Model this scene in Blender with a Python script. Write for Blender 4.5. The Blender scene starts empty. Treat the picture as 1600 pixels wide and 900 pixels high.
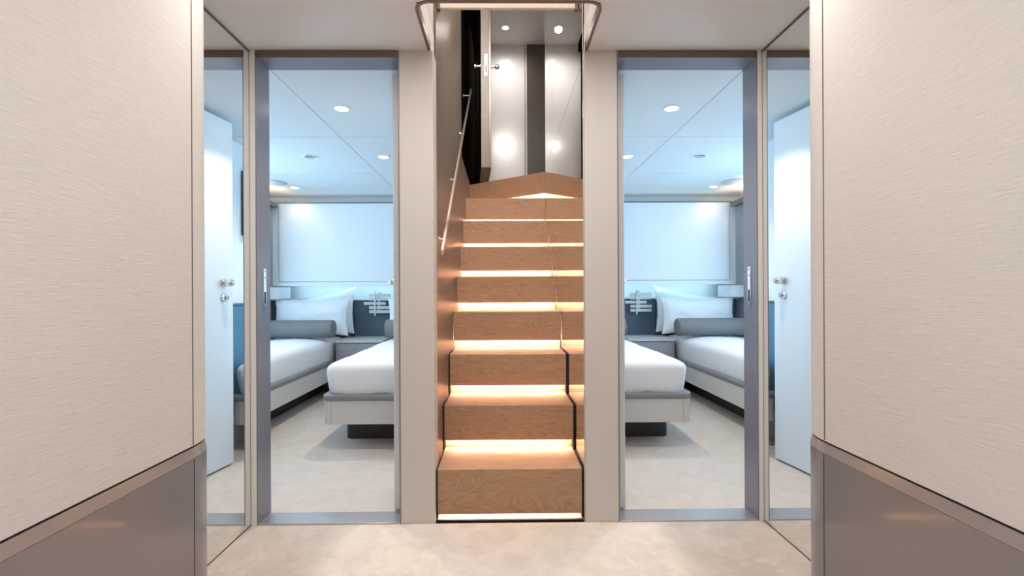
import bpy, bmesh, math, random
from mathutils import Vector, Matrix, noise
random.seed(7)
S = bpy.context.scene
COL = S.collection

# ------------------------------------------------------------------ camera
CAM_H, F_PX = 0.985, 729.0
yaw, rho = 0.0098, 0.0047
Fv = Vector((math.sin(yaw), math.cos(yaw), 0)); R0 = Vector((math.cos(yaw), -math.sin(yaw), 0)); U0 = Vector((0, 0, 1))
Rv = R0*math.cos(rho) - U0*math.sin(rho); Uv = U0*math.cos(rho) + R0*math.sin(rho)
cd = bpy.data.cameras.new('camera'); cam = bpy.data.objects.new('camera', cd); COL.objects.link(cam)
cam.matrix_world = Matrix(((Rv.x, Uv.x, -Fv.x, 0), (Rv.y, Uv.y, -Fv.y, 0), (Rv.z, Uv.z, -Fv.z, CAM_H), (0, 0, 0, 1)))
cd.sensor_width = 36; cd.lens = F_PX/1600*36; cd.clip_start = 0.02
cd.shift_x = (800-791.87)/1600; cd.shift_y = (457.94-450)/1600
S.camera = cam

# ------------------------------------------------------------------ exposure, world, lights
S.view_settings.view_transform = 'Standard'; S.view_settings.look = 'None'
S.view_settings.gamma = 1.0; S.view_settings.use_curve_mapping = False
S.view_settings.exposure = 0.0
W = bpy.data.worlds.new('world'); S.world = W; W.use_nodes = True
W.node_tree.nodes['Background'].inputs[0].default_value = (0.5, 0.62, 0.8, 1)
W.node_tree.nodes['Background'].inputs[1].default_value = 0.3

def area(name, loc, size, watts, col, rot=(0, 0, 0), sy=None, spread=None):
    l = bpy.data.lights.new(name, 'AREA'); l.energy = watts; l.color = col
    l.size = size
    if sy: l.shape = 'RECTANGLE'; l.size_y = sy
    else: l.shape = 'DISK'
    if spread: l.spread = spread
    o = bpy.data.objects.new(name, l); o.location = loc; o.rotation_euler = rot; COL.objects.link(o); return o
WARM = (1.0, 0.86, 0.73); NEUT = (1.0, 0.96, 0.93); BLUE = (0.42, 0.72, 1.0)
XC = 0.032            # middle line between the two cabins
HC = 2.025           # lobby ceiling
CC = 2.0             # cabin ceiling
# corridor ceiling lamps (behind and above the camera)
for i, (x, y, w) in enumerate(((0.02, 0.75, 6.0), (0.02, -0.1, 6.6), (0.02, -1.3, 7.5))):
    area('corridor_lamp', (x, y, HC-0.012), 0.5, w, NEUT)
area('lobby_fill', (0.025, 1.42, HC-0.012), 1.75, 9.5, NEUT, sy=0.22)  # added fill just out of view, brightens the lobby and its corner strips
# daylight in the hull-side windows of the two cabins
for s in (-1, 1):
    area('cabin_window_daylight', (XC+s*2.40, 3.45, 1.42), 1.9, 28, BLUE, (0, s*math.pi/2, 0), 0.62)
# landing lamps at the top of the stairs
lb = bpy.data.lights.new('landing_beam', 'SPOT'); lb.energy = 38; lb.color = NEUT; lb.spot_size = math.radians(170); lb.spot_blend = 1.0; lb.shadow_soft_size = 0.04
lo = bpy.data.objects.new('landing_beam', lb); lo.location = (0.05, 5.30, 3.985); COL.objects.link(lo)
area('landing_lamp', (0.05, 2.0, 3.98), 0.12, 60, NEUT)

# ------------------------------------------------------------------ materials
def mat(name, col, rough=0.5, metal=0.0, bump=0.0, bscale=60, var=0.0, vscale=4, coat=0.0, stretch=(1, 1, 1), spec=0.5, emit=None, es=0):
    m = bpy.data.materials.new(name); m.use_nodes = True; nt = m.node_tree; N = nt.nodes; L = nt.links
    b = N['Principled BSDF']; b.inputs['Base Color'].default_value = (*col, 1); b.inputs['Roughness'].default_value = rough
    b.inputs['Metallic'].default_value = metal; b.inputs['Coat Weight'].default_value = coat; b.inputs['Coat Roughness'].default_value = 0.08
    b.inputs['Specular IOR Level'].default_value = spec
    tc = N.new('ShaderNodeTexCoord'); mp = N.new('ShaderNodeMapping'); mp.inputs['Scale'].default_value = stretch
    L.new(tc.outputs['Object'], mp.inputs[0])
    if var > 0:
        nz = N.new('ShaderNodeTexNoise'); nz.inputs['Scale'].default_value = vscale; nz.inputs['Detail'].default_value = 6
        L.new(mp.outputs[0], nz.inputs['Vector'])
        mx = N.new('ShaderNodeMix'); mx.data_type = 'RGBA'
        mx.inputs['A'].default_value = (*[c*(1-var) for c in col], 1); mx.inputs['B'].default_value = (*[min(1, c*(1+var)) for c in col], 1)
        L.new(nz.outputs['Fac'], mx.inputs['Factor']); L.new(mx.outputs['Result'], b.inputs['Base Color'])
    if bump > 0:
        n2 = N.new('ShaderNodeTexNoise'); n2.inputs['Scale'].default_value = bscale; n2.inputs['Detail'].default_value = 5
        L.new(mp.outputs[0], n2.inputs['Vector'])
        bp = N.new('ShaderNodeBump'); bp.inputs['Strength'].default_value = bump; bp.inputs['Distance'].default_value = 0.004
        L.new(n2.outputs['Fac'], bp.inputs['Height']); L.new(bp.outputs[0], b.inputs['Normal'])
    if emit:
        b.inputs['Emission Color'].default_value = (*emit, 1); b.inputs['Emission Strength'].default_value = es
    return m

def mat_wood(name, c1, c2, c3, rough=0.42, scale=(1.0, 1.0, 1.0), coat=0.0):
    m = bpy.data.materials.new(name); m.use_nodes = True; nt = m.node_tree; N = nt.nodes; L = nt.links; b = N['Principled BSDF']
    tc = N.new('ShaderNodeTexCoord'); mp = N.new('ShaderNodeMapping'); mp.inputs['Scale'].default_value = scale
    L.new(tc.outputs['Object'], mp.inputs[0])
    big = N.new('ShaderNodeTexNoise'); big.inputs['Scale'].default_value = 2.2; big.inputs['Detail'].default_value = 2; big.inputs['Distortion'].default_value = 0.6
    L.new(mp.outputs[0], big.inputs['Vector'])
    wv = N.new('ShaderNodeMath'); wv.operation = 'MULTIPLY'; wv.inputs[1].default_value = 22; L.new(big.outputs['Fac'], wv.inputs[0])
    fr = N.new('ShaderNodeMath'); fr.operation = 'PINGPONG'; fr.inputs[1].default_value = 0.5; L.new(wv.outputs[0], fr.inputs[0])
    fine = N.new('ShaderNodeTexNoise'); fine.inputs['Scale'].default_value = 28; fine.inputs['Detail'].default_value = 8; fine.inputs['Roughness'].default_value = 0.7
    mp2 = N.new('ShaderNodeMapping'); mp2.inputs['Scale'].default_value = (0.35, 1.6, 1.6); L.new(mp.outputs[0], mp2.inputs[0]); L.new(mp2.outputs[0], fine.inputs['Vector'])
    ad = N.new('ShaderNodeMath'); ad.operation = 'MULTIPLY_ADD'; ad.inputs[1].default_value = 0.5; L.new(fr.outputs[0], ad.inputs[0]); 
    f2 = N.new('ShaderNodeMath'); f2.operation = 'MULTIPLY'; f2.inputs[1].default_value = 0.95; L.new(fine.outputs['Fac'], f2.inputs[0]); L.new(f2.outputs[0], ad.inputs[2])
    cr = N.new('ShaderNodeValToRGB'); e = cr.color_ramp.elements
    e[0].position = 0.30; e[0].color = (*c1, 1); e[1].position = 0.82; e[1].color = (*c3, 1); k = e.new(0.52); k.color = (*c2, 1)
    L.new(ad.outputs[0], cr.inputs[0]); L.new(cr.outputs[0], b.inputs['Base Color'])
    b.inputs['Roughness'].default_value = rough; b.inputs['Coat Weight'].default_value = coat
    bp = N.new('ShaderNodeBump'); bp.inputs['Strength'].default_value = 0.12; bp.inputs['Distance'].default_value = 0.002
    L.new(fine.outputs['Fac'], bp.inputs['Height']); L.new(bp.outputs[0], b.inputs['Normal'])
    return m

def mat_grasscloth(name, col):
    m = mat(name, col, rough=0.85, spec=0.2); nt = m.node_tree; N = nt.nodes; L = nt.links; b = N['Principled BSDF']
    tc = N.new('ShaderNodeTexCoord'); 
    def layer(sc, s, d):
        mp = N.new('ShaderNodeMapping'); mp.inputs['Scale'].default_value = sc; L.new(tc.outputs['Object'], mp.inputs[0])
        n = N.new('ShaderNodeTexNoise'); n.inputs['Scale'].default_value = s; n.inputs['Detail'].default_value = d; L.new(mp.outputs[0], n.inputs['Vector']); return n
    a = layer((1, 1, 9), 28, 5); c = layer((0.6, 0.6, 0.6), 3, 3); d = layer((12, 12, 1), 40, 3)
    ad = N.new('ShaderNodeMath'); ad.operation = 'MULTIPLY_ADD'; ad.inputs[1].default_value = 0.35
    L.new(d.outputs['Fac'], ad.inputs[0]); L.new(a.outputs['Fac'], ad.inputs[2])
    bp = N.new('ShaderNodeBump'); bp.inputs['Strength'].default_value = 0.4; bp.inputs['Distance'].default_value = 0.003
    L.new(ad.outputs[0], bp.inputs['Height']); L.new(bp.outputs[0], b.inputs['Normal'])
    mr = N.new('ShaderNodeMapRange'); mr.inputs[1].default_value = 0.3; mr.inputs[2].default_value = 0.7; L.new(a.outputs['Fac'], mr.inputs[0])
    mx = N.new('ShaderNodeMix'); mx.data_type = 'RGBA'; mx.inputs['A'].default_value = (*[k*0.965 for k in col], 1); mx.inputs['B'].default_value = (*[min(1, k*1.03) for k in col], 1)
    L.new(mr.outputs[0], mx.inputs['Factor']); L.new(mx.outputs['Result'], b.inputs['Base Color'])
    return m

def mat_carpet(name, col, dark):
    m = mat(name, col, rough=0.95, spec=0.1); nt = m.node_tree; N = nt.nodes; L = nt.links; b = N['Principled BSDF']
    tc = N.new('ShaderNodeTexCoord')
    n1 = N.new('ShaderNodeTexNoise'); n1.inputs['Scale'].default_value = 11; n1.inputs['Detail'].default_value = 7; n1.inputs['Roughness'].default_value = 0.62; n1.inputs['Distortion'].default_value = 0.8
    n2 = N.new('ShaderNodeTexNoise'); n2.inputs['Scale'].default_value = 350; n2.inputs['Detail'].default_value = 3
    for n in (n1, n2): L.new(tc.outputs['Object'], n.inputs['Vector'])
    mr = N.new('ShaderNodeMapRange'); mr.inputs[1].default_value = 0.36; mr.inputs[2].default_value = 0.62; L.new(n1.outputs['Fac'], mr.inputs[0])
    mx = N.new('ShaderNodeMix'); mx.data_type = 'RGBA'; mx.inputs['A'].default_value = (*dark, 1); mx.inputs['B'].default_value = (*col, 1)
    L.new(mr.outputs[0], mx.inputs['Factor']); L.new(mx.outputs['Result'], b.inputs['Base Color'])
    bp = N.new('ShaderNodeBump'); bp.inputs['Strength'].default_value = 0.35; bp.inputs['Distance'].default_value = 0.003
    L.new(n2.outputs['Fac'], bp.inputs['Height']); L.new(bp.outputs[0], b.inputs['Normal'])
    return m

M = {}
M['grass'] = mat_grasscloth('grasscloth wallcovering', (0.72, 0.67, 0.62))
M['lacquer'] = mat('taupe satin lacquer', (0.235, 0.205, 0.2), rough=0.28, coat=0.3)
M['chamfer'] = mat('taupe lacquer edge with painted reflection', (0.34, 0.28, 0.255), rough=0.2, coat=0.5)  # same lacquer, coloured lighter and warmer to carry the reflection on the slope
M['cream'] = mat('warm white painted panel', (0.64, 0.605, 0.57), rough=0.55, bump=0.04, bscale=300)
M['ceil'] = mat('lobby ceiling paint', (0.80, 0.74, 0.69), rough=0.6, bump=0.03, bscale=200)
M['cabceil'] = mat('cabin ceiling paint', (0.74, 0.78, 0.80), rough=0.6)
M['cabwall'] = mat('cabin wall white', (0.76, 0.80, 0.82), rough=0.5)
M['white'] = mat('white satin lacquer', (0.82, 0.84, 0.855), rough=0.5)
M['carpet'] = mat_carpet('lobby carpet', (0.66, 0.58, 0.505), (0.57, 0.495, 0.43))
M['cabcarpet'] = mat_carpet('cabin carpet', (0.70, 0.62, 0.56), (0.64, 0.565, 0.505))
M['frame'] = mat('grey blue metallic door frame', (0.26, 0.25, 0.285), rough=0.35, metal=0.35)
M['sill'] = mat('brushed metal threshold', (0.52, 0.50, 0.50), rough=0.32, metal=0.75)
M['black'] = mat('black shadow gap', (0.012, 0.010, 0.009), rough=0.7)
M['dark'] = mat('near black matte', (0.010, 0.008, 0.007), rough=0.85, spec=0.0)
M['mirror'] = mat('mirror glass', (0.90, 0.905, 0.90), rough=0.0, metal=1.0)
M['chrome'] = mat('polished chrome', (0.80, 0.80, 0.80), rough=0.12, metal=1.0)
M['steel'] = mat('brushed steel', (0.66, 0.60, 0.54), rough=0.4, metal=1.0)
M['bronze'] = mat('dark bronze trim', (0.20, 0.155, 0.125), rough=0.35, metal=0.6)
M['oak'] = mat_wood('oiled oak', (0.26, 0.145, 0.082), (0.41, 0.238, 0.138), (0.49, 0.30, 0.185), 0.42, (0.9, 4.5, 4.5))
M['wallwood'] = mat_wood('dark stained wall veneer', (0.13, 0.098, 0.076), (0.17, 0.13, 0.102), (0.205, 0.160, 0.130), 0.38, (3, 3, 0.35), coat=0.0)
M['bedframe'] = mat('off white oak bed frame', (0.62, 0.59, 0.55), rough=0.5, var=0.05, vscale=14, stretch=(1, 1, 8))
M['band'] = mat('taupe leather edge band', (0.235, 0.225, 0.225), rough=0.5, bump=0.1, bscale=180)
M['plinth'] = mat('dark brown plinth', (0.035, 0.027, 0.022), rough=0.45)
M['linen'] = mat('white bed linen', (0.83, 0.82, 0.825), rough=0.8, bump=0.25, bscale=9, spec=0.2)
M['pillow'] = mat('white cotton pillowcase', (0.86, 0.865, 0.88), rough=0.8, bump=0.3, bscale=14, spec=0.2)
M['bolster'] = mat('grey velvet bolster', (0.185, 0.185, 0.185), rough=0.75, bump=0.08, bscale=200)
M['head'] = mat('blue grey upholstery', (0.095, 0.135, 0.17), rough=0.75, bump=0.1, bscale=220)
M['side'] = mat('blue upholstered side panel', (0.075, 0.20, 0.30), rough=0.7, bump=0.05, bscale=220)
M['nstop'] = mat('pale stone nightstand top', (0.55, 0.53, 0.52), rough=0.4)
M['nsbody'] = mat('grey lacquer nightstand', (0.30, 0.30, 0.33), rough=0.4)
M['curtain'] = mat('grey curtain', (0.36, 0.39, 0.40), rough=0.85)
M['barmetal'] = mat('pale champagne metal', (0.86, 0.78, 0.71), rough=0.5)
M['pelmet'] = mat('grey pelmet', (0.17, 0.165, 0.16), rough=0.5)
M['art'] = mat('silver slats', (0.66, 0.67, 0.65), rough=0.35, metal=0.3)
M['led'] = mat('warm led strip', (1, 0.9, 0.8), emit=(1.0, 0.85, 0.76), es=105)
M['cove'] = mat('warm cove strip', (1, 0.9, 0.8), emit=(1.0, 0.74, 0.46), es=45)
M['undercab'] = mat('cool led strip', (1, 1, 1), emit=(0.50, 0.82, 1.0), es=12)
M['lamp'] = mat('lit lamp lens', (1, 1, 1), emit=(1.0, 0.93, 0.84), es=14)
M['gloss'] = mat('glossy white wall panel', (0.84, 0.81, 0.78), rough=0.2, coat=0.15)
M['upceil'] = mat('upper ceiling white', (0.88, 0.86, 0.84), rough=0.5)
M['leaf'] = mat('taupe door edge', (0.33, 0.27, 0.235), rough=0.4)
M['screen'] = mat('black screen glass', (0.01, 0.01, 0.012), rough=0.15)
M['slot'] = mat('dark slot', (0.01, 0.012, 0.03), rough=0.5)
M['pane'] = mat('daylit window pane', (0.8, 0.9, 1.0), emit=(0.45, 0.74, 1.0), es=1.5)
M['postwood'] = mat_wood('dark post veneer', (0.045, 0.033, 0.024), (0.075, 0.056, 0.042), (0.10, 0.075, 0.056), 0.4, (6, 6, 0.5))
M['disc'] = mat('pale grey ceiling disc', (0.42, 0.52, 0.58), rough=0.5)

# ------------------------------------------------------------------ mesh helpers
class MB:
    def __init__(s): s.v = []; s.f = []
    def add(s, vs, fs):
        n = len(s.v); s.v += [tuple(v) for v in vs]; s.f += [tuple(i+n for i in f) for f in fs]; return s
    def box(s, x0, x1, y0, y1, z0, z1):
        x0, x1 = sorted((x0, x1)); y0, y1 = sorted((y0, y1)); z0, z1 = sorted((z0, z1))
        return s.add([(x0,y0,z0),(x1,y0,z0),(x1,y1,z0),(x0,y1,z0),(x0,y0,z1),(x1,y0,z1),(x1,y1,z1),(x0,y1,z1)],
                     [(0,3,2,1),(4,5,6,7),(0,1,5,4),(1,2,6,5),(2,3,7,6),(3,0,4,7)])
    def prism(s, pts, fn, a, b):
        """pts: 2-D outline; fn(p, t) -> 3-D; extruded from a to b"""
        n = len(pts)
        return s.add([fn(p, a) for p in pts]+[fn(p, b) for p in pts],
                     [tuple(range(n)), tuple(range(2*n-1, n-1, -1))]+[(i, (i+1) % n, n+(i+1) % n, n+i) for i in range(n)])
    def obox(s, c, ax, ay, az):
        c = Vector(c); ax = Vector(ax); ay = Vector(ay); az = Vector(az)
        vs = [c+i*ax+j*ay+k*az for k in (-1, 1) for (i, j) in ((-1,-1),(1,-1),(1,1),(-1,1))]
        return s.add(vs, [(0,3,2,1),(4,5,6,7),(0,1,5,4),(1,2,6,5),(2,3,7,6),(3,0,4,7)])
    def cyl(s, p0, p1, r0, r1=None, n=24, caps=True):
        r1 = r0 if r1 is None else r1
        p0 = Vector(p0); p1 = Vector(p1); d = (p1-p0).normalized(); u = d.orthogonal().normalized(); w = d.cross(u)
        vs = [p+r*(math.cos(2*math.pi*i/n)*u+math.sin(2*math.pi*i/n)*w) for p, r in ((p0, r0), (p1, r1)) for i in range(n)]
        fs = [(i, (i+1) % n, n+(i+1) % n, n+i) for i in range(n)]
        if caps: fs += [tuple(range(n-1, -1, -1)), tuple(range(n, 2*n))]
        return s.add(vs, fs)
    def lathe(s, p0, d, prof, n=28):
        """prof: list of (distance along d, radius)"""
        p0 = Vector(p0); d = Vector(d).normalized(); u = d.orthogonal().normalized(); w = d.cross(u); vs = []
        for t, r in prof: vs += [p0+t*d+max(r, 1e-5)*(math.cos(2*math.pi*i/n)*u+math.sin(2*math.pi*i/n)*w) for i in range(n)]
        fs = [(k*n+i, k*n+(i+1) % n, (k+1)*n+(i+1) % n, (k+1)*n+i) for k in range(len(prof)-1) for i in range(n)]
        fs += [tuple(range(n-1, -1, -1)), tuple(range((len(prof)-1)*n, len(prof)*n))]
        return s.add(vs, fs)
    def loft(s, secs, n=8):
        """secs: (z, x0, x1, y0, y1, r) rounded rectangles stacked in z, capped"""
        rings = []
        for z, x0, x1, y0, y1, r in secs:
            x0, x1 = sorted((x0, x1)); r = min(r, (x1-x0)/2-1e-4, (y1-y0)/2-1e-4); ring = []
            for cx, cy, a in ((x1-r, y1-r, 0), (x0+r, y1-r, 90), (x0+r, y0+r, 180), (x1-r, y0+r, 270)):
                for k in range(n+1):
                    t = math.radians(a+90*k/n); ring.append((cx+r*math.cos(t), cy+r*math.sin(t), z))
            rings.append(ring)
        m = len(rings[0]); vs = [p for rg in rings for p in rg]
        fs = [(k*m+i, k*m+(i+1) % m, (k+1)*m+(i+1) % m, (k+1)*m+i) for k in range(len(rings)-1) for i in range(m)]
        fs += [tuple(range(m-1, -1, -1)), tuple(range((len(rings)-1)*m, len(rings)*m))]
        return s.add(vs, fs)

def _mesh(name, mb, m, off, bevel=0, smooth=None, seg=2):
    me = bpy.data.meshes.new(name); me.from_pydata([Vector(v)-off for v in mb.v], [], mb.f)
    bm = bmesh.new(); bm.from_mesh(me); bmesh.ops.recalc_face_normals(bm, faces=bm.faces); bm.to_mesh(me); bm.free()
    me.materials.append(m)
    o = bpy.data.objects.new(name, me); COL.objects.link(o)
    if bevel:
        b = o.modifiers.new('bevel', 'BEVEL'); b.width = bevel; b.segments = seg; b.limit_method = 'ANGLE'; b.angle_limit = math.radians(35)
    if smooth is not None:
        me.polygons.foreach_set('use_smooth', [True]*len(me.polygons)); me.set_sharp_from_angle(angle=math.radians(smooth))
    return o
def bounds(v):
    return [(min(p[i] for p in v), max(p[i] for p in v)) for i in range(3)]
def tag(o, label, cat, group=None):
    o['label'] = label; o['category'] = cat
    if group: o['group'] = group
    return o
def solo(name, mb, m, label, cat, group=None, **k):
    b = bounds(mb.v); loc = Vector(((b[0][0]+b[0][1])/2, (b[1][0]+b[1][1])/2, b[2][0]))
    o = _mesh(name, mb, m, loc, **k); o.location = loc; return tag(o, label, cat, group)
def struct(name, mb, m, label=None, cat=None, **k):
    b = bounds(mb.v); loc = Vector(((b[0][0]+b[0][1])/2, (b[1][0]+b[1][1])/2, b[2][0]))
    o = _mesh(name, mb, m, loc, **k); o.location = loc; o['kind'] = 'structure'
    if label: o['label'] = label
    if cat: o['category'] = cat
    return o
def root(name, loc, label, cat, group=None):
    o = bpy.data.objects.new(name, None); o.location = loc; o.empty_display_size = 0.05; COL.objects.link(o); return tag(o, label, cat, group)
def part(name, mb, m, parent, label=None, **k):
    r = parent; loc = Vector((0, 0, 0))
    while r: loc = loc+Vector(r.location); r = r.parent
    o = _mesh(name, mb, m, loc, **k); o.parent = parent
    if label: o['label'] = label
    return o

# ------------------------------------------------------------------ numbers
XL, XR = -1.073, 1.122      # lobby side walls (mirrors)
WL, WR = -0.917, 0.965      # corridor side walls
YF = 2.0                    # bulkhead facing the camera
YB = 2.1                    # its rear face
DL0, DL1 = -1.048, -0.438   # left doorway
DR0, DR1 = 0.498, 1.101     # right doorway
SX0, SX1 = -0.2924, 0.3556  # stairwell
UIN, UOUT, YEND = 0.405, 2.47, 4.93

# ------------------------------------------------------------------ floors and ceilings
struct('floor', MB().box(-2.6, 2.7, -2.6, YF, -0.05, 0), M['carpet'], 'mottled beige carpet of the lobby and corridor', 'floor')
for s, nm in ((-1, 'left'), (1, 'right')):
    X = lambda u: XC+s*u
    struct('floor', MB().box(X(UIN-0.03), X(UOUT+0.05), YB, YEND+0.05, -0.05, 0), M['cabcarpet'], 'pale beige carpet inside the %s cabin' % nm, 'floor')
cl = MB()
OX0, OX1, OY = -0.302, 0.359, 1.668
cl.box(-2.6, OX0, -2.6, YB, HC, HC+0.12); cl.box(OX1, 2.7, -2.6, YB, HC, HC+0.12); cl.box(OX0, OX1, -2.6, OY, HC, HC+0.12)
struct('ceiling', cl, M['ceil'], 'warm white ceiling of the lobby, cut out over the stairs', 'ceiling')
# bronze trim round the edge of the stair opening, rounded near corners
tr = MB(); rr = 0.045
path = [(OX0, YF-0.005)]+[(OX0+rr-rr*math.cos(a), OY+rr-rr*math.sin(a)) for a in [math.pi/2*i/6 for i in range(7)]]
path += [(OX1-rr+rr*math.sin(a), OY+rr-rr*math.cos(a)) for a in [math.pi/2*i/6 for i in range(7)]]+[(OX1, YF-0.005)]
outer = []; inner = []
for i, p in enumerate(path):
    a = Vector(path[max(0, i-1)]); b = Vector(path[min(len(path)-1, i+1)]); t = (b-a).normalized(); nrm = Vector((t.y, -t.x))
    inner.append(Vector(p)-nrm*0.001); outer.append(Vector(p)+nrm*0.011)
n = len(path)
vs = [(p.x, p.y, HC-0.004) for p in inner]+[(p.x, p.y, HC-0.004) for p in outer]+[(p.x, p.y, HC+0.03) for p in inner]+[(p.x, p.y, HC+0.03) for p in outer]
fs = []
for i in range(n-1): fs += [(i, i+1, n+i+1, n+i), (2*n+i, 3*n+i, 3*n+i+1, 2*n+i+1), (i, 2*n+i, 2*n+i+1, i+1), (n+i, n+i+1, 3*n+i+1, 3*n+i)]
fs += [(0, n, 3*n, 2*n), (n-1, 3*n-1, 4*n-1, 2*n-1)]
tr.add(vs, fs)
struct('trim_1', tr, M['bronze'], 'bronze edge strip around the stair opening in the ceiling', 'trim')

# ------------------------------------------------------------------ corridor walls with rounded ends
def corridor_wall(side, wx, mx, nm):
    r = 0.20; ys = 1.39
    def path(o):   # o = how far proud of the wall face
        q = [(wx-side*o, -2.6), (wx-side*o, ys)]
        q += [(wx+side*r-side*(r+o)*math.cos(a), ys+(r+o)*math.sin(a)) for a in [math.pi/2*i/12 for i in range(1, 13)]]
        q += [(mx+side*0.10, ys+r+o)]
        return q
    def sweep(prof, y0=0):
        """prof: (proud, z) open profile"""
        m = MB(); P = [[(x, y, z) for x, y in path(o)] for o, z in prof]; k = len(P[0]); q = len(prof)
        vs = [v for row in P for v in row]; fs = [(i*k+j, i*k+j+1, (i+1)*k+j+1, (i+1)*k+j) for i in range(q) for j in range(k-1) if i < q-1]
        fs += [((q-1)*k+j, (q-1)*k+j+1, j+1, j) for j in range(k-1)]
        fs += [tuple(i*k for i in range(q)), tuple(i*k+k-1 for i in range(q-1, -1, -1))]
        m.add(vs, fs); return m
    t = -0.05
    w = struct('wall_%s' % nm, sweep([(t, 0.537), (t, HC), (0, HC), (0, 0.537)]), M['grass'], 'cream grasscloth wall with a rounded end on the %s of the corridor' % nm, 'wall', smooth=30)
    part('seam', MB().box(wx-side*0.0006, wx+side*0.004, ys-0.002, ys+0.002, 0.54, HC-0.001), M['bronze'], w, 'dark vertical seam line')
    struct('baseboard_%s' % nm, sweep([(t, 0), (t, 0.499), (0.003, 0.499), (0.003, 0)]), M['lacquer'], 'taupe lacquered lower wall panel on the %s of the corridor' % nm, 'wall panel', smooth=30)
    c = struct('trim_%d' % (2 if side < 0 else 3), sweep([(t, 0.500), (t, 0.530), (-0.003, 0.530), (0.003, 0.500)]), M['chamfer'], 'sloping glossy edge strip above the %s taupe wall panel' % nm, 'trim', smooth=30)
    struct('trim_%d' % (4 if side < 0 else 5), sweep([(t, 0.531), (t, 0.5365), (-0.006, 0.5365), (-0.006, 0.531)]), M['black'], 'black shadow line under the %s grasscloth wall' % nm, 'trim', smooth=30)
    part('seam', MB().box(wx-side*0.0036, wx, ys-0.0012, ys+0.0012, 0.002, 0.498), M['black'], bpy.data.objects['baseboard_%s' % nm])
corridor_wall(-1, WL, XL, 'left')
corridor_wall(1, WR, XR, 'right')
struct('wall_rear', MB().box(-1.3, 1.35, -2.7, -2.6, 0, HC), M['cream'])

# lobby side walls and their mirrors
for s, x, nm in ((-1, XL, 'left'), (1, XR, 'right')):
    struct('wall_lobby_%s' % nm, MB().box(x+s*0.012, x+s*0.08, 1.6, YB-0.1, 0, HC), M['cream'])
    mr = root('wall_mirror', (x+s*0.006, 1.8, 0), 'tall mirror set into the %s side wall of the lobby, beside the cabin door' % nm, 'mirror', None)
    part('glass', MB().box(x, x+s*0.011, 1.60, 1.993, 0.006, HC-0.012), M['mirror'], mr)
    fr = MB(); fr.box(x-s*0.0008, x+s*0.0115, 1.60, 1.9995, 0.0005, 0.005); fr.box(x-s*0.0008, x+s*0.0115, 1.60, 1.9995, HC-0.011, HC-0.001); fr.box(x-s*0.0004, x+s*0.0115, 1.9938, 1.9955, 0.005, HC-0.011)
    part('frame', fr, M['bronze'], mr)

# ------------------------------------------------------------------ bulkhead facing the camera
def pillar(x0, x1, nm, label):
    m = MB(); m.box(x0, x1, YF, YB, 0.0, HC)
    struct('wall_'+nm, m, M['cream'], label, 'wall', bevel=0.002)
pillar(DL1, SX0, 'front_left', 'cream panel between the left cabin door and the stairs')
pillar(SX1, DR0, 'front_right', 'cream panel between the stairs and the right cabin door')
struct('wall_front_far_left', MB().box(XL-1.6, DL0, YF, YB, 0, HC), M['cream'])
struct('wall_front_far_right', MB().box(XR+1.6, DR1, YF, YB, 0, HC), M['cream'])
M['palestrip'] = mat('lightened corner strip', (0.80, 0.785, 0.765), rough=0.45)  # lighter colour makes up for bounce light the corner strips miss
struct('trim_14', MB().box(XL, DL0-0.001, YF-0.004, YF-0.0005, 0, HC-0.001), M['palestrip'], 'corner strip with lightened colour between left mirror and left doorway', 'trim')
struct('trim_15', MB().box(XR, DR1+0.001, YF-0.004, YF-0.0005, 0, HC-0.001), M['palestrip'], 'corner strip with lightened colour between right mirror and right doorway', 'trim')
k = 0
for nm, a, b, out in (('left', DL0, DL1, -1), ('right', DR0, DR1, 1)):
    jo = a if out < 0 else b; ji = b if out < 0 else a
    fr = MB()
    fr.box(jo, jo-out*0.004, YF-0.003, YB+0.01, 0.0, HC-0.001)
    fr.box(a, b, YF-0.003, YB+0.01, 1.993, HC-0.001)
    fr.box(ji, ji+out*0.004, YF-0.003, YB+0.0, 0.0, 1.993)
    t = struct('trim_%d' % (6+k), fr, M['frame'], 'grey metallic frame of the %s cabin doorway' % nm, 'door frame', bevel=0.001)
    hd = MB().box(a+0.004, b-0.004, YF-0.0045, YF-0.003, 1.993, HC-0.001)
    part('header', hd, M['bronze'], t, 'darker front edge of the door head')
    struct('trim_%d' % (8+k), MB().box(a, b, YF-0.002, YB+0.002, -0.03, 0.006), M['sill'], 'brushed metal threshold of the %s cabin doorway' % nm, 'threshold', bevel=0.001)
    # strike plate on the outer jamb
    sx = jo-out*0.004; sp = MB()
    def strip(y0, y1, z0, z1, th=0.0015): return MB().box(sx, sx-out*th, y0, y1, z0, z1)
    p = part('strike_plate', MB().prism([(2.044+0.012*(1-math.cos(math.radians(q))) , 0) for q in ()] or
        [(2.060+0.012*math.cos(math.radians(q)), 1.087+0.012*math.sin(math.radians(q))) for q in range(0, 181, 20)] +
        [(2.060+0.012*math.cos(math.radians(q)), 0.926+0.012*math.sin(math.radians(q))) for q in range(180, 361, 20)],
        lambda p, t: (sx-out*t, p[0], p[1]), 0.0, 0.0022), M['chrome'], t, 'steel strike plate')
    part('latch_slot', strip(2.054, 2.067, 0.944, 0.995, 0.003), M['slot'], p)
    for z in (1.085, 1.058, 0.925): part('screw', MB().cyl((sx-out*0.002, 2.060, z), (sx-out*0.0032, 2.060, z), 0.0028, n=10), M['bronze'], p)
    k += 1

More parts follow.
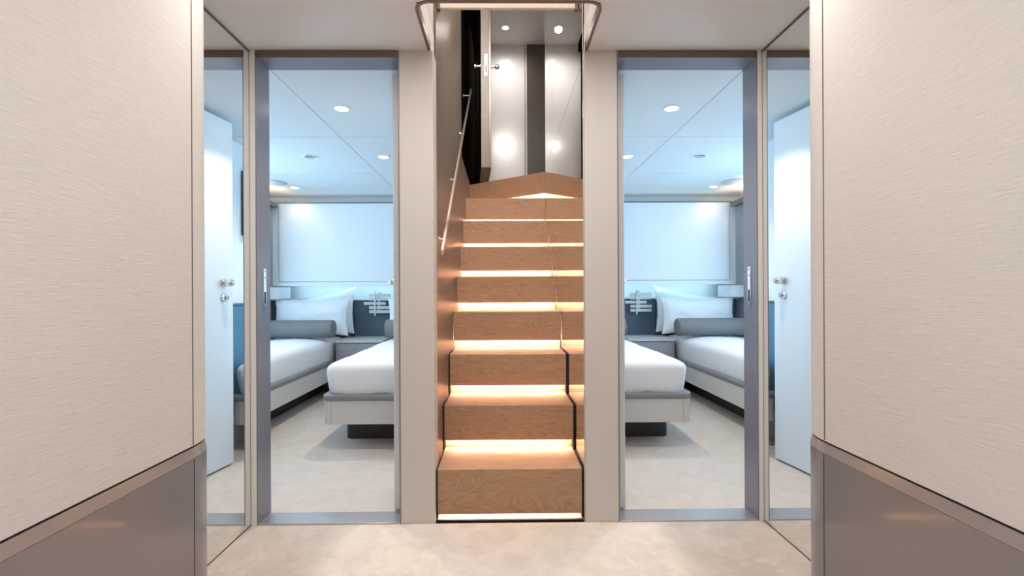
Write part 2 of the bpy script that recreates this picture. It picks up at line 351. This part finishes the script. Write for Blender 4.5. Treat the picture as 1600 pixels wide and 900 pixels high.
# ------------------------------------------------------------------ cabin doors, opened into the cabins
def cabin_door(s, nm, idx):
    hx = -0.49 if s < 0 else 0.553
    a = 0.150; L = 0.625; th = 0.04
    d = Vector((s*math.sin(a), math.cos(a), 0)); nn = Vector((-s*math.cos(a), math.sin(a), 0))   # nn: thickness direction, toward the stairs
    h0 = Vector((hx, YB+0.006, 0))
    r = bpy.data.objects.new('door_%d' % idx, None); r.location = h0; COL.objects.link(r); r['kind'] = 'structure'
    r['label'] = 'white door opened into the %s cabin, seen in the %s mirror' % (nm, nm); r['category'] = 'door'
    c = h0+d*(L/2)+nn*(th/2); c.z = (0.012+1.975)/2
    part('leaf', MB().obox(c, d*(L/2), nn*(th/2), Vector((0, 0, (1.975-0.012)/2))), M['white'], r, bevel=0.002)
    for side, lab in ((-1, None), (1, None)):
        base = h0+d*(L-0.075)+(nn*th if side > 0 else Vector((0, 0, 0))); dr = nn*side
        kb = Vector((base.x, base.y, 1.05))
        part('door_knob', MB().lathe(kb, dr, [(0, 0.025), (0.005, 0.025), (0.008, 0.021), (0.010, 0.012), (0.014, 0.013), (0.018, 0.017), (0.027, 0.0205), (0.038, 0.0220), (0.049, 0.0205), (0.058, 0.0165), (0.065, 0.010), (0.068, 0.002)]), M['chrome'], r, 'oval chrome knob', smooth=40)
        tb = Vector((base.x, base.y, 0.965))
        tt = part('thumb_turn', MB().lathe(tb, dr, [(0, 0.024), (0.006, 0.024), (0.009, 0.019), (0.010, 0.008), (0.018, 0.008)]), M['chrome'], r, 'round chrome thumb turn', smooth=40)
        part('turn_piece', MB().obox(tb+dr*0.022, d*0.004, dr*0.009, Vector((0, 0, 0.012))), M['chrome'], tt, bevel=0.0015)
    for z in (0.25, 1.0, 1.75): part('hinge', MB().cyl(h0+Vector((0, 0, z-0.04))+d*-0.002+nn*(th-0.004), h0+Vector((0, 0, z+0.04))+d*-0.002+nn*(th-0.004), 0.006, n=12), M['steel'], r)
cabin_door(-1, 'left', 1)
cabin_door(1, 'right', 2)

# ------------------------------------------------------------------ staircase
G, RISE, Y1 = 0.245, 0.2185, 2.035
st = root('staircase', (0.03, Y1, 0), 'oak staircase with warm light strips under each step, climbing between the cabins', 'staircase')
def step_y(n): return Y1+G*(n-1)
for n in range(1, 9):
    y = step_y(n); h = RISE*n; gap = 0.008 if n <= 3 else (0.003 if n == 4 else 0.0015)
    x0, x1 = SX0+gap, SX1-0.004-gap; b = 0.17 if n > 1 else h-0.022
    yn = step_y(n+1)+0.055
    if n == 8: yn = 4.35
    prof = [(y, h-b), (y, h-0.002), (y+0.002, h), (yn, h), (yn, h-0.022), (y+0.02, h-0.022), (y+0.02, h-b)]
    sp = part('step', MB().prism(prof, lambda p, t: (t, p[0], p[1]), x0, x1), M['oak'], st)
    rb = h-0.022; rz = (RISE*(n-1)) if n > 1 else 0
    part('riser', MB().box(x0, x1, y+0.054, y+0.066, rz+0.001, rb-0.001), M['oak'], sp)
    if n <= 3:
        o2 = 0.003
        for xa, xb in ((SX0+0.0005, x0-0.0005), (x1+0.0005, SX1-0.0045)):
            sg = MB().prism([(y+o2, max(0.001, rz)), (y+o2, h-o2), (yn-0.05, h-o2), (yn-0.05, max(0.001, rz))], lambda p, t: (t, p[0], p[1]), xa, xb)
            part('gap_shade', sg, M['black'], sp, 'black plate darkening the gap beside the step')  # black plate set into the open gap in place of its shade
    part('light_strip', MB().box(x0+0.006, x1-0.006, y+0.021, y+0.029, h-b+0.004, h-b+0.012), M['led'], sp, 'glowing warm light strip')
# angled top step: its nose runs from near right to far left
h = RISE*9; A = Vector((SX1-0.006, 3.775)); B = Vector((SX0+0.002, 4.23)); dv = (B-A).normalized(); nv = Vector((dv.y, -dv.x))
if nv.y < 0: nv = -nv
q = [A, B, B+nv*0.02, A+nv*0.02]
sp = part('step', MB().prism([(p.x, p.y) for p in q], lambda p, t: (p[0], p[1], t), h-0.17, h), M['oak'], st, 'angled top step')
part('light_strip', MB().prism([(p.x, p.y) for p in (A+nv*0.021+dv*0.01, B+nv*0.021-dv*0.01, B+nv*0.029-dv*0.01, A+nv*0.029+dv*0.01)], lambda p, t: (p[0], p[1], t), h-0.166, h-0.158), M['led'], sp, 'glowing warm light strip')
A2, B2 = A+nv*0.055, B+nv*0.055
part('riser', MB().prism([(p.x, p.y) for p in (A2, B2, B2+nv*0.012, A2+nv*0.012)], lambda p, t: (p[0], p[1], t), RISE*8+0.001, h-0.023), M['oak'], sp)
fl = MB(); fl.prism([(SX1-0.006, A.y+0.024), (SX0+0.002, B.y+0.024), (SX0+0.002, 5.68), (0.9, 5.68), (0.9, A.y+0.024)], lambda p, t: (p[0], p[1], t), h-0.022, h)
struct('floor', fl, M['oak'], 'oak landing floor at the top of the stairs', 'floor')
struct('trim_10', MB().box(SX0+0.002, SX1-0.006, Y1-0.014, Y1-0.003, -0.02, 0.0025), M['black'], 'black gap strip at the foot of the stairs', 'trim')
struct('trim_13', MB().box(SX0+0.008, SX1-0.012, Y1-0.002, Y1+0.053, -0.02, 0.002), M['oak'], 'oak base strip lit under the lowest step', 'trim')
struct('floor', MB().box(SX0, SX1, YB-0.1, 5.7, -0.05, -0.0205), M['dark'])

# stairwell side walls
wl = MB(); wl.box(SX0-0.03, SX0, YF+0.101, 3.42, 0, 3.99)
wl.cyl((SX0-0.03, 3.42, 0), (SX0-0.03, 3.42, 3.99), 0.03, n=32)
struct('wall_stair_left', wl, M['wallwood'], 'dark wood veneered wall on the left of the stairs', 'wall', smooth=40)
lw = MB(); lw.prism([(3.42, 0), (4.6, 0), (4.6, 1.99), (3.42, 1.99)], lambda p, t: (t, p[0], p[1]), SX0-0.03, SX0)
struct('wall_stair_low', lw, M['wallwood'], 'lower end of the wood wall beside the top steps', 'wall')
struct('wall_landing_void', MB().box(SX0-0.06, SX0-0.031, 3.45, 5.72, 1.99, 3.99), M['dark'], 'nearly black sheet standing for the dark opening behind the handrail', 'wall')  # near-black surface paints the darkness of the open doorway recess
# the near face of the bulkhead column returns into the stairwell at deck level
su = MB(); su.box(OX0-0.04, OX0-0.002, OY, YB, HC+0.12, 4.0); su.box(OX1+0.002, OX1+0.04, OY, YB, HC+0.12, 4.0); su.box(OX0-0.04, OX1+0.04, OY-0.04, OY-0.001, HC+0.12, 4.0)
struct('wall_deck', su, M['cream'])

# mirror on the right of the stairs, in four sheets
struct('wall_stair_right', MB().box(SX1+0.0005, SX1+0.035, YF+0.101, 3.755, 0, 3.99), M['dark'])
mi = root('stair_mirror', (SX1-0.002, 2.9, 0), 'full-height mirror covering the wall on the right of the stairs', 'mirror')
g = 0.0012; zj = 1.985
for y0, y1 in ((YF+0.02, 3.235), (3.235, 3.755)):
    for z0, z1 in ((0.0, zj), (zj, 3.98)):
        part('mirror_sheet', MB().box(SX1-0.0035, SX1-0.0002, y0+g, y1-g, z0+g, z1-g), M['mirror'], mi)

# handrail
hr = root('handrail', (SX0+0.027, 2.05, 1.18), 'slim metal handrail sloping up the left wall of the stairs', 'handrail')
P0 = Vector((SX0+0.030, 2.05, 1.165)); P1 = Vector((SX0+0.030, 4.02, 2.735)); dd = (P1-P0).normalized(); pn = Vector((0, -dd.z, dd.y))
part('rail', MB().obox((P0+P1)/2, dd*((P1-P0).length/2), Vector((0.0055, 0, 0)), pn*0.013), M['steel'], hr, bevel=0.002)
for yy in (2.16, 2.66, 3.24, 3.95):
    c = P0+(P1-P0)*((yy-P0.y)/(P1.y-P0.y))-pn*0.022
    xa = SX0 if yy < 3.44 else SX0-0.0305
    m = MB().cyl((xa+0.0005, c.y, c.z), (xa+0.004, c.y, c.z), 0.014, n=20); m.cyl((xa+0.0035, c.y, c.z), (SX0+0.030, c.y, c.z), 0.0055, n=16); m.obox(c+pn*0.009, dd*0.0055, Vector((0.004, 0, 0)), pn*0.010)
    part('bracket', m, M['steel'], hr, smooth=40)

# light rail and dark hatch edge across the top of the stairwell
hb = root('hatch_rail', (0.03, 2.13, 2.29), 'pale metal rail across the top of the stairwell opening', 'rail')
part('rail', MB().box(SX0+0.003, SX1-0.006, 2.112, 2.128, 2.275, 2.299), M['barmetal'], hb, bevel=0.003)
for x in (SX0+0.003, SX1-0.020): part('end_bracket', MB().box(x, x+0.014, 2.108, 2.132, 2.268, 2.2995), M['bronze'], hb, bevel=0.002)
struct('ceiling', MB().box(SX0, SX1, 2.112, 2.145, 2.300, 2.50), M['bronze'], 'dark hatch edge above the pale rail', 'hatch')

# upper landing: glossy white wall, dark strip, ceiling
g0 = MB().box(-0.40, 0.285, 5.70, 5.75, h, 4.0)
struct('wall_landing_back', g0, M['gloss'], 'glossy white wall panel at the top of the stairs', 'wall')
struct('wall_landing_void_back', MB().box(-0.323, -0.268, 5.64, 5.69, h, 4.0), M['dark'])  # added near-black panel, keeps the lit back wall out of the dark opening
struct('trim_16', MB().box(-0.36, -0.23, 3.46, 5.63, 3.90, 3.995), M['dark'], 'nearly black sheet added above the dark side of the landing', 'trim')  # added sheet, covers the lit ceiling so this corner stays black
struct('wall_landing_edge', MB().box(0.292, 0.312, 5.69, 5.75, h, 4.0), M['gloss'], 'narrow white edge panel next to the dark upright', 'wall')
struct('wall_landing_gap', MB().box(0.284, 0.293, 5.73, 5.76, h, 4.0), M['black'])
struct('wall_landing_dark', MB().box(0.314, 1.0, 5.66, 5.75, h, 4.0), M['postwood'], 'dark wood upright beside the white wall at the top of the stairs', 'wall')
struct('wall_landing_right', MB().box(0.9, 0.95, 3.6, 5.7, h, 4.0), M['gloss'])
struct('wall_landing_near', MB().box(0.392, 0.9, 3.70, 3.755, h, 4.0), M['gloss'])
struct('ceiling', MB().box(-0.4, 1.0, 1.6, 5.8, 4.0, 4.05), M['upceil'], 'white ceiling above the landing', 'ceiling')

def downlight(x, y, z, label, grp, r=0.036, lens=None):
    d = root('downlight', (x, y, z), label, 'ceiling light', grp)
    part('bezel', MB().lathe((x, y, z-0.0005), (0, 0, -1), [(0, r+0.008), (0.003, r+0.007), (0.004, r+0.001), (0.0005, r)]), M['white'], d, smooth=40)
    part('lens', MB().cyl((x, y, z-0.001), (x, y, z-0.0045), r*0.92, n=24), lens or M['lamp'], d)
    return d
downlight(0.05, 5.30, 4.0, 'round lit ceiling light above the landing, nearer the white wall', 'landing ceiling lights')
wlp = root('wall_spot', (0.047, 5.70, 2.783), 'small round light glowing in the glossy white wall at the top of the stairs', 'wall light')
part('bezel', MB().lathe((0.047, 5.6995, 2.783), (0, -1, 0), [(0, 0.04), (0.004, 0.038), (0.005, 0.03)]), M['white'], wlp, smooth=40)
part('lens', MB().cyl((0.047, 5.6945, 2.783), (0.047, 5.690, 2.783), 0.030, n=24), M['lamp'], wlp)

wp = bpy.data.lights.new('wall_spot_light', 'POINT'); wp.energy = 0.35; wp.color = NEUT; wp.shadow_soft_size = 0.03
wo_ = bpy.data.objects.new('wall_spot_light', wp); wo_.location = (0.047, 5.62, 2.783); COL.objects.link(wo_)
# half-open door at the landing
dr = bpy.data.objects.new('door_3', None); dr.location = (-0.135, 4.1, 2.05); COL.objects.link(dr); dr['kind'] = 'structure'
dr['label'] = 'thick taupe door standing edge-on at the top of the stairs'; dr['category'] = 'door'
ax = Vector((-0.045, 0.60, 0)).normalized(); nx = Vector((ax.y, -ax.x, 0))
e0 = Vector((-0.134, 4.1, 0))
zz = Vector((0, 0, 0.945)); cz = Vector((0, 0, 3.035))
part('leaf', MB().obox(e0+ax*0.30+cz-nx*0.011, ax*0.30, nx*0.034, zz), M['leaf'], dr, bevel=0.002)
part('face_panel', MB().obox(e0+ax*0.305+cz+nx*0.0345, ax*0.29, nx*0.0105, zz), M['bronze'], dr, bevel=0.002)
pl = part('latch_plate', MB().obox(e0-ax*0.0015+Vector((0, 0, 2.99)), ax*0.0015, nx*0.012, Vector((0, 0, 0.095))), M['steel'], dr, bevel=0.001)
part('latch_slot', MB().obox(e0-ax*0.0035+Vector((0, 0, 2.955)), ax*0.001, nx*0.006, Vector((0, 0, 0.032))), M['slot'], pl)
for sd in (-1, 1):
    b0 = e0+ax*0.05+nx*sd*0.046+Vector((0, 0, 3.0))
    m = MB().lathe(b0, nx*sd, [(0, 0.022), (0.005, 0.022), (0.007, 0.009), (0.04, 0.009)]); m.lathe(b0+nx*sd*0.036, nx*sd*0.2+ax*0.0+Vector((0, 0, 0)), [(0, 0.010), (0.006, 0.021), (0.022, 0.024), (0.034, 0.018), (0.040, 0.004)])
    part('door_knob', m, M['chrome'], dr, smooth=40)

# ------------------------------------------------------------------ cabins
def superrect(x0, x1, y0, y1): return [(x0, y0), (x1, y0), (x1, y1), (x0, y1)]

def pillow_mb(w, hgt, t, seed, flange=0.0):
    """pillow in local frame: x width, z height, y thickness"""
    m = MB(); nx, nz = 34, 24; vs = []
    for side in (-1, 1):
        for j in range(nz+1):
            for i in range(nx+1):
                u = -1+2*i/nx; v = -1+2*j/nz
                iu = min(1, abs(u)*(1+flange)); iv = min(1, abs(v)*(1+flange*1.3))
                th = (max(0, 1-iu**2.6)*max(0, 1-iv**2.4))**0.55
                pinch = 1-0.13*(1-abs(u)**2)*abs(v)**3; pw = 1-0.08*(1-abs(v)**2)*abs(u)**3
                nz_ = noise.noise(Vector((u*2.2+seed, v*2.0, side)))*0.16*th+noise.noise(Vector((u*7+seed, v*6, 3)))*0.07*(0.25+th)
                rim = 0.004+0.010*noise.noise(Vector((u*5+seed, v*5, 9)))*(abs(u)**6+abs(v)**6)
                vs.append((u*w/2*pw, side*(th*t/2*(1+nz_*1.5)+0.003)+rim, v*hgt/2*pinch))
    N = (nx+1)*(nz+1); fs = []
    for j in range(nz):
        for i in range(nx):
            a = j*(nx+1)+i; fs.append((a, a+1, a+nx+2, a+nx+1)); fs.append((N+a, N+a+nx+1, N+a+nx+2, N+a+1))
    bd = [i for i in range(nx+1)]+[j*(nx+1)+nx for j in range(1, nz+1)]+[nz*(nx+1)+i for i in range(nx-1, -1, -1)]+[j*(nx+1) for j in range(nz-1, 0, -1)]
    for k in range(len(bd)): a = bd[k]; b = bd[(k+1) % len(bd)]; fs.append((a, N+a, N+b, b))
    m.add(vs, fs); return m

def place(mb, loc, rx=0, ry=0, rz=0):
    Mx = Matrix.Translation(loc) @ Matrix.Rotation(rz, 4, 'Z') @ Matrix.Rotation(rx, 4, 'X') @ Matrix.Rotation(ry, 4, 'Y')
    mb.v = [tuple(Mx @ Vector(v)) for v in mb.v]; return mb

def bed(X, ua, ub, y0, y1, label, grp, pi=0.06):
    xa, xb = sorted((X(ua), X(ub)))
    b = root('single_bed', ((xa+xb)/2, (y0+y1)/2, 0), label, 'bed', grp)
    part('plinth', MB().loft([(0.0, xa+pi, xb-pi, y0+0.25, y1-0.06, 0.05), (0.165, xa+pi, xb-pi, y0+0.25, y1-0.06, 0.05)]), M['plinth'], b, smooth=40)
    f = part('bed_frame', MB().loft([(0.166, xa+0.004, xb-0.004, y0+0.004, y1, 0.052), (0.170, xa, xb, y0, y1, 0.056), (0.314, xa, xb, y0, y1, 0.056)]), M['bedframe'], b, smooth=40)
    for xx in (xa+0.056, xb-0.056): part('corner_joint', MB().box(xx-0.001, xx+0.001, y0-0.0006, y0+0.002, 0.170, 0.313), M['band'], f)
    for xx in (xa, xb): part('corner_joint', MB().box(xx-0.0006, xx+0.0006, y0+0.056, y0+0.058, 0.170, 0.313), M['band'], f)
    part('edge_band', MB().loft([(0.3145, xa-0.004, xb+0.004, y0-0.004, y1, 0.06), (0.320, xa-0.008, xb+0.008, y0-0.008, y1, 0.064), (0.345, xa-0.008, xb+0.008, y0-0.008, y1, 0.064), (0.351, xa-0.003, xb+0.003, y0-0.003, y1, 0.06)]), M['band'], b, smooth=50)
    mb = MB(); secs = []
    for z, i in ((0.352, 0.026), (0.37, 0.022), (0.40, 0.017), (0.44, 0.013), (0.48, 0.010), (0.500, 0.010), (0.514, 0.013), (0.527, 0.021), (0.538, 0.036), (0.547, 0.060), (0.554, 0.095), (0.560, 0.145), (0.565, 0.21), (0.568, 0.30)):
        secs.append((z, xa+i, xb-i, y0+i, y1-0.01-i*0.3, max(0.05, 0.075-i*0.1)))
    mb.loft(secs, n=10)
    mt = _sub(mb)
    part('mattress', mt, M['linen'], b, 'white bedding tucked over the mattress', smooth=70)
    return b

def _sub(mb):
    """densify a loft and crumple it a little"""
    bm = bmesh.new(); vs = [bm.verts.new(v) for v in mb.v]
    for f in mb.f:
        try: bm.faces.new([vs[i] for i in f])
        except ValueError: pass
    cap = [f for f in bm.faces if len(f.verts) > 4]
    bmesh.ops.recalc_face_normals(bm, faces=bm.faces)
    es = [e for e in bm.edges if e.calc_length() > 0.12]
    bmesh.ops.subdivide_edges(bm, edges=es, cuts=14, use_grid_fill=True)
    bmesh.ops.triangulate(bm, faces=[f for f in bm.faces if len(f.verts) > 4])
    bm.normal_update()
    for v in bm.verts:
        p = v.co; n1 = noise.noise(Vector((p.x*4, p.y*4, p.z*9)))*0.006
        n2 = noise.noise(Vector((p.x*16, p.y*16, p.z*5+4)))*0.0035
        k = 1 if p.z > 0.36 else 0
        v.co = p+v.normal*(n1+n2)*k
    out = MB(); bm.verts.index_update(); out.v = [tuple(v.co) for v in bm.verts]; out.f = [tuple(v.index for v in f.verts) for f in bm.faces]; bm.free(); return out

def cabin(s, nm):
    X = lambda u: XC+s*u
    side_out = 'outer'
    # shell
    struct('wall_cabin_%s_inner' % nm, MB().box(X(UIN), X(UIN-0.03), YB, YEND+0.05, 0, CC), M['cabwall'])
    struct('wall_cabin_%s_back' % nm, MB().box(X(UIN), X(UOUT+0.05), YEND, YEND+0.05, 0, CC), M['cabwall'], 'pale wall behind the beds of the %s cabin' % nm, 'wall')
    hw = MB()   # hull wall with its window opening
    y0, y1, z0, z1 = 2.5, 4.4, 1.1, 1.74; xo0, xo1 = X(UOUT), X(UOUT+0.05)
    hw.box(xo0, xo1, YB, y0, 0, CC); hw.box(xo0, xo1, y1, YEND, 0, CC); hw.box(xo0, xo1, y0, y1, 0, z0); hw.box(xo0, xo1, y0, y1, z1, CC)
    struct('wall_cabin_%s_hull' % nm, hw, M['cabwall'])
    wn = struct('window_%d' % (1 if s < 0 else 2), MB().box(X(UOUT+0.02), X(UOUT+0.03), y0+0.002, y1-0.002, z0+0.002, z1-0.002), M['pane'], 'daylit hull window of the %s cabin' % nm, 'window')
    # ceiling of panels with fine joints
    cg = 0.0022; us = (UIN, 1.077, UOUT); c = MB()
    ysl = (YB, 3.03, 3.955, YEND)
    for i in range(2):
        for j in range(3):
            ua, ub = us[i]+cg*(i > 0), us[i+1]-cg*(i == 0)
            c.box(X(ua), X(ub), ysl[j]+cg*(j > 0), ysl[j+1]-cg*(j < 2), CC, CC+0.02)
    struct('ceiling', c, M['cabceil'], 'pale ceiling panels of the %s cabin' % nm, 'ceiling')
    struct('ceiling', MB().box(X(UIN-0.03), X(UOUT+0.05), YB, YEND+0.05, CC+0.021, CC+0.024), M['head'])
    # ceiling fittings
    for u, y, w in ((0.905, 2.56, 'nearest the door'), (0.905, 3.465, 'over the bed nearer the stairs'), (2.0, 4.46, 'over the bed by the hull')):
        d = downlight(X(u), y, CC, 'small round lit ceiling light in the %s cabin, %s' % (nm, w), 'cabin ceiling lights')
        l = bpy.data.lights.new('downlight_beam', 'SPOT'); l.energy = 29 if u < 1 else 2.5; l.color = WARM; l.spot_size = math.radians(118); l.spot_blend = 0.8; l.shadow_soft_size = 0.012
        lo = bpy.data.objects.new('downlight_beam', l); lo.location = (X(u), y, CC-0.012); COL.objects.link(lo)
    v = root('ceiling_vent', (X(1.446), 3.465, CC), 'round slotted air vent in the ceiling of the %s cabin' % nm, 'vent', 'cabin ceiling vents')
    vx, vy = X(1.446), 3.465
    part('rim', MB().lathe((vx, vy, CC-0.0003), (0, 0, -1), [(0, 0.062), (0.004, 0.060), (0.006, 0.048), (0.001, 0.044)]), M['white'], v, smooth=40)
    part('core', MB().cyl((vx, vy, CC-0.0012), (vx, vy, CC-0.003), 0.034, n=24), M['screen'], v)
    for i in range(-2, 3): part('slat', MB().box(vx+i*0.014-0.0022, vx+i*0.014+0.0022, vy-0.028, vy+0.028, CC-0.009, CC-0.0032), M['white'], v)
    dx, dy = X(2.115), 4.26
    solo('ceiling_speaker', MB().lathe((dx, dy, CC-0.0003), (0, 0, -1), [(0, 0.125), (0.006, 0.122), (0.008, 0.10)], 40), M['disc'], 'flat round ceiling speaker at the hull side of the %s cabin' % nm, 'speaker', 'ceiling speakers', smooth=40)
    # headboard
    hd = root('headboard', (X(1.4), YEND-0.03, 0.30), 'blue grey upholstered headboard behind both beds of the %s cabin' % nm, 'headboard')
    ys = YEND-0.002
    for ua, ub in ((UIN+0.03, 1.10), (1.115, 1.585), (1.60, UOUT-0.03)):
        part('cushion', MB().box(X(ua), X(ub), YEND-0.055, ys, 0.30, 0.915), M['head'], hd, bevel=0.018, seg=4)
    part('top_ledge', MB().box(X(UIN+0.02), X(UOUT-0.02), YEND-0.065, ys, 0.917, 0.932), M['white'], hd, bevel=0.002)
    jt = struct('trim_%d' % (11 if s < 0 else 12), MB().box(X(1.60)-0.001, X(1.60)+0.001, YEND-0.0015, YEND, 0.933, 1.06), M['band'])
    # side upholstery on the inner wall
    sp = root('wall_upholstery', (X(UIN+0.015), 3.9, 0.2), 'blue upholstered panel low on the inner wall of the %s cabin, seen in the mirror' % nm, 'wall panel')
    part('panel', MB().box(X(UIN+0.001), X(UIN+0.022), 2.75, YEND-0.07, 0.20, 0.91), M['side'], sp, bevel=0.004)
    part('top_ledge', MB().box(X(UIN+0.001), X(UIN+0.026), 2.75, YEND-0.07, 0.911, 0.925), M['head'], sp)
    # overhead cabinet
    cb = root('overhead_cabinet', (X(1.4), 4.78, 1.065), 'wide white wall cabinet above the beds of the %s cabin' % nm, 'cabinet')
    uo = 2.30; yf = 4.60
    part('body', MB().box(X(UIN+0.004), X(uo), yf+0.006, YEND-0.001, 1.080, 1.878), M['white'], cb, bevel=0.003)
    rim = MB(); rim.box(X(uo), X(UIN+0.004), yf+0.0005, yf+0.02, 1.0632, 1.0795); rim.box(X(uo), X(uo-0.075), yf, yf+0.0045, 1.063, 1.878); rim.box(X(uo-0.0755), X(UIN+0.004), yf, yf+0.0045, 1.063, 1.102)
    part('front_rim', rim, M['white'], cb, bevel=0.0012)
    part('flap_door', MB().box(X(UIN+0.006), X(uo-0.0795), yf-0.001, yf+0.0045, 1.1065, 1.872), M['white'], cb, bevel=0.002)
    part('joint', MB().box(X(uo-0.08), X(UIN+0.006), yf+0.0046, yf+0.0058, 1.101, 1.108), M['band'], cb)
    part('joint', MB().box(X(uo-0.0745), X(uo-0.081), yf+0.0046, yf+0.0058, 1.101, 1.876), M['band'], cb)
    part('light_strip', MB().box(X(UIN+0.05), X(uo-0.12), 4.80, 4.812, 1.071, 1.0795), M['undercab'], cb, 'cool light strip under the cabinet')
    part('top_rail', MB().box(X(UIN+0.004), X(uo-0.05), yf-0.004, yf+0.02, 1.879, 1.887), M['band'], cb)
    part('cove_light', MB().box(X(UIN+0.05), X(uo-0.05), yf+0.10, yf+0.13, 1.879, 1.884), mat('dim cove strip', (1, 1, 1), emit=(0.75, 0.9, 1.0), es=2.5), cb)
    # pelmet with cove along the hull
    pm = root('curtain_pelmet', (X(2.34), 3.4, 1.83), 'grey pelmet with a warm glow above it along the hull side of the %s cabin' % nm, 'pelmet')
    part('board', MB().box(X(2.225), X(2.245), 2.2, 4.59, 1.828, 1.872), M['pelmet'], pm, bevel=0.002)
    part('shelf', MB().box(X(2.2455), X(UOUT-0.002), 2.2, 4.59, 1.828, 1.838), M['pelmet'], pm)
    part('cove_light', MB().box(X(2.265), X(2.285), 2.3, 4.55, 1.846, 1.853), M['cove'], pm, 'warm light strip')
    # curtain
    cu = MB(); nn = 90; f1 = []; f2 = []
    for i in range(nn+1):
        y = 4.28+0.30*i/nn; o = 0.012*math.sin(i/nn*math.pi*15)
        f1.append((X(2.270+o), y)); f2.append((X(2.274+o), y))
    pts = f1+f2[::-1]
    cu.prism(pts, lambda p, t: (p[0], p[1], t), 1.06, 1.826)
    solo('curtain', cu, M['curtain'], 'grey gathered curtain at the far end of the %s hull window' % nm, 'curtain', smooth=60)
    solo('corner_shelf', MB().box(X(2.225), X(UOUT-0.003), 4.60, YEND-0.067, 0.934, 1.055), M['white'], 'white boxed ledge in the hull corner below the cabinet of the %s cabin' % nm, 'ledge', bevel=0.004)
    # beds
    bed(X, 1.650, 2.33, 2.93, YEND-0.06, 'single bed along the hull side of the %s cabin, its side facing the middle' % nm, 'single beds', 0.2)
    bed(X, 0.475, 1.163, 2.93, YEND-0.06, 'single bed beside the inner wall of the %s cabin, its foot facing the door' % nm, 'single beds')
    # pillows
    for ua, who in ((1.98, 'hull-side'), (0.80, 'inner')):
        pb = pillow_mb(0.68, 0.42, 0.11, 3.0+ua+s, 0.10)
        pb.v = [(x, y, z-s*0.13*(x/0.68)*(z/0.42+0.5)) for x, y, z in pb.v]
        pb = place(pb, (X(ua-0.10), 4.79, 0.786), rx=-0.10)
        solo('pillow', pb, M['pillow'], 'white pillow leaning on the headboard behind the other, %s bed of the %s cabin' % (who, nm), 'pillow', 'bed pillows', smooth=180)
        pf = place(pillow_mb(0.75, 0.375, 0.15, 5.0+ua+s, 0.05), (X(ua-0.062 if ua > 1 else ua), 4.625, 0.757), rx=-0.20)
        solo('pillow', pf, M['pillow'], 'plump white pillow in front of the other, %s bed of the %s cabin' % (who, nm), 'pillow', 'bed pillows', smooth=180)
        r = 0.083; yb = 4.385; zc = 0.575+r; L = 0.335; prof = [(-L, 0.02), (-L, r*0.80), (-L+0.006, r*0.93), (-L+0.02, r), (L-0.02, r), (L-0.006, r*0.93), (L, r*0.80), (L, 0.02)]
        uc = ua-0.035 if ua > 1 else ua-0.01
        bs = root('bolster', (X(uc), yb, 0.575), 'grey velvet bolster lying across the %s bed of the %s cabin' % (who, nm), 'bolster', 'grey bolsters')
        part('cover', MB().lathe((X(uc), yb, zc), (1, 0, 0), prof, 40), M['bolster'], bs, smooth=45)
        for e in (-1, 1):
            part('end_piping', MB().lathe((X(uc)+e*(L-0.009), yb, zc), (e, 0, 0), [(0, r*0.95), (0.003, r*0.985), (0.006, r*0.95)], 40), M['band'], bs, smooth=60)
    # nightstand
    ns = root('nightstand', (X(1.41), 4.65, 0), 'grey nightstand with a pale top between the beds of the %s cabin' % nm, 'nightstand', 'nightstands')
    ya, yb = 4.46, YEND-0.057
    part('body', MB().box(X(1.180), X(1.625), ya+0.015, yb, 0.0, 0.518), M['nsbody'], ns, bevel=0.003)
    dw = part('drawer', MB().box(X(1.190), X(1.600), ya+0.002, ya+0.014, 0.20, 0.505), M['nsbody'], ns, bevel=0.004)
    part('top', MB().loft([(0.519, X(1.172), X(1.633), ya-0.005, yb, 0.02), (0.542, X(1.172), X(1.633), ya-0.005, yb, 0.02)]), M['nstop'], ns, smooth=40)
    # slatted metal wall light: the same way round in both cabins
    x0 = -1.371 if s < 0 else 1.327
    wo = root('wall_sculpture', (x0+0.1, YEND-0.075, 0.77), 'silver wall lamp of five staggered slats above the nightstand of the %s cabin' % nm, 'wall lamp', 'slatted wall lamps')
    ym = YEND-0.115
    part('upright', MB().box(x0+0.056, x0+0.071, ym-0.012, ym-0.003, 0.758, 1.012), M['art'], wo, bevel=0.001)
    for i, (xo, z, w) in enumerate(((0, 0.968, 0.218), (0, 0.928, 0.218), (-0.053, 0.885, 0.222), (0, 0.842, 0.222), (0, 0.800, 0.222))):
        part('slat', MB().box(x0+xo, x0+xo+w, ym, ym+0.02, z-0.015, z+0.015), M['art'], wo, bevel=0.002)
    ar = MB(); ar.box(x0+0.085, x0+0.105, ym+0.02, ym+0.03, 0.79, 1.0); ar.box(x0+0.088, x0+0.102, ym+0.03, YEND-0.001, 0.96, 0.99)
    part('wall_arm', ar, M['steel'], wo)
    if s < 0:
        tv = root('television', (X(UIN+0.03), 3.55, 1.39), 'thin black television on the inner wall of the left cabin, edge seen in the mirror', 'television')
        part('casing', MB().box(X(UIN+0.005), X(UIN+0.045), 3.19, 3.95, 1.385, 1.825), M['screen'], tv, bevel=0.003)
        part('screen', MB().box(X(UIN+0.0455), X(UIN+0.047), 3.20, 3.94, 1.395, 1.815), M['dark'], tv)
cabin(-1, 'left')
cabin(1, 'right')
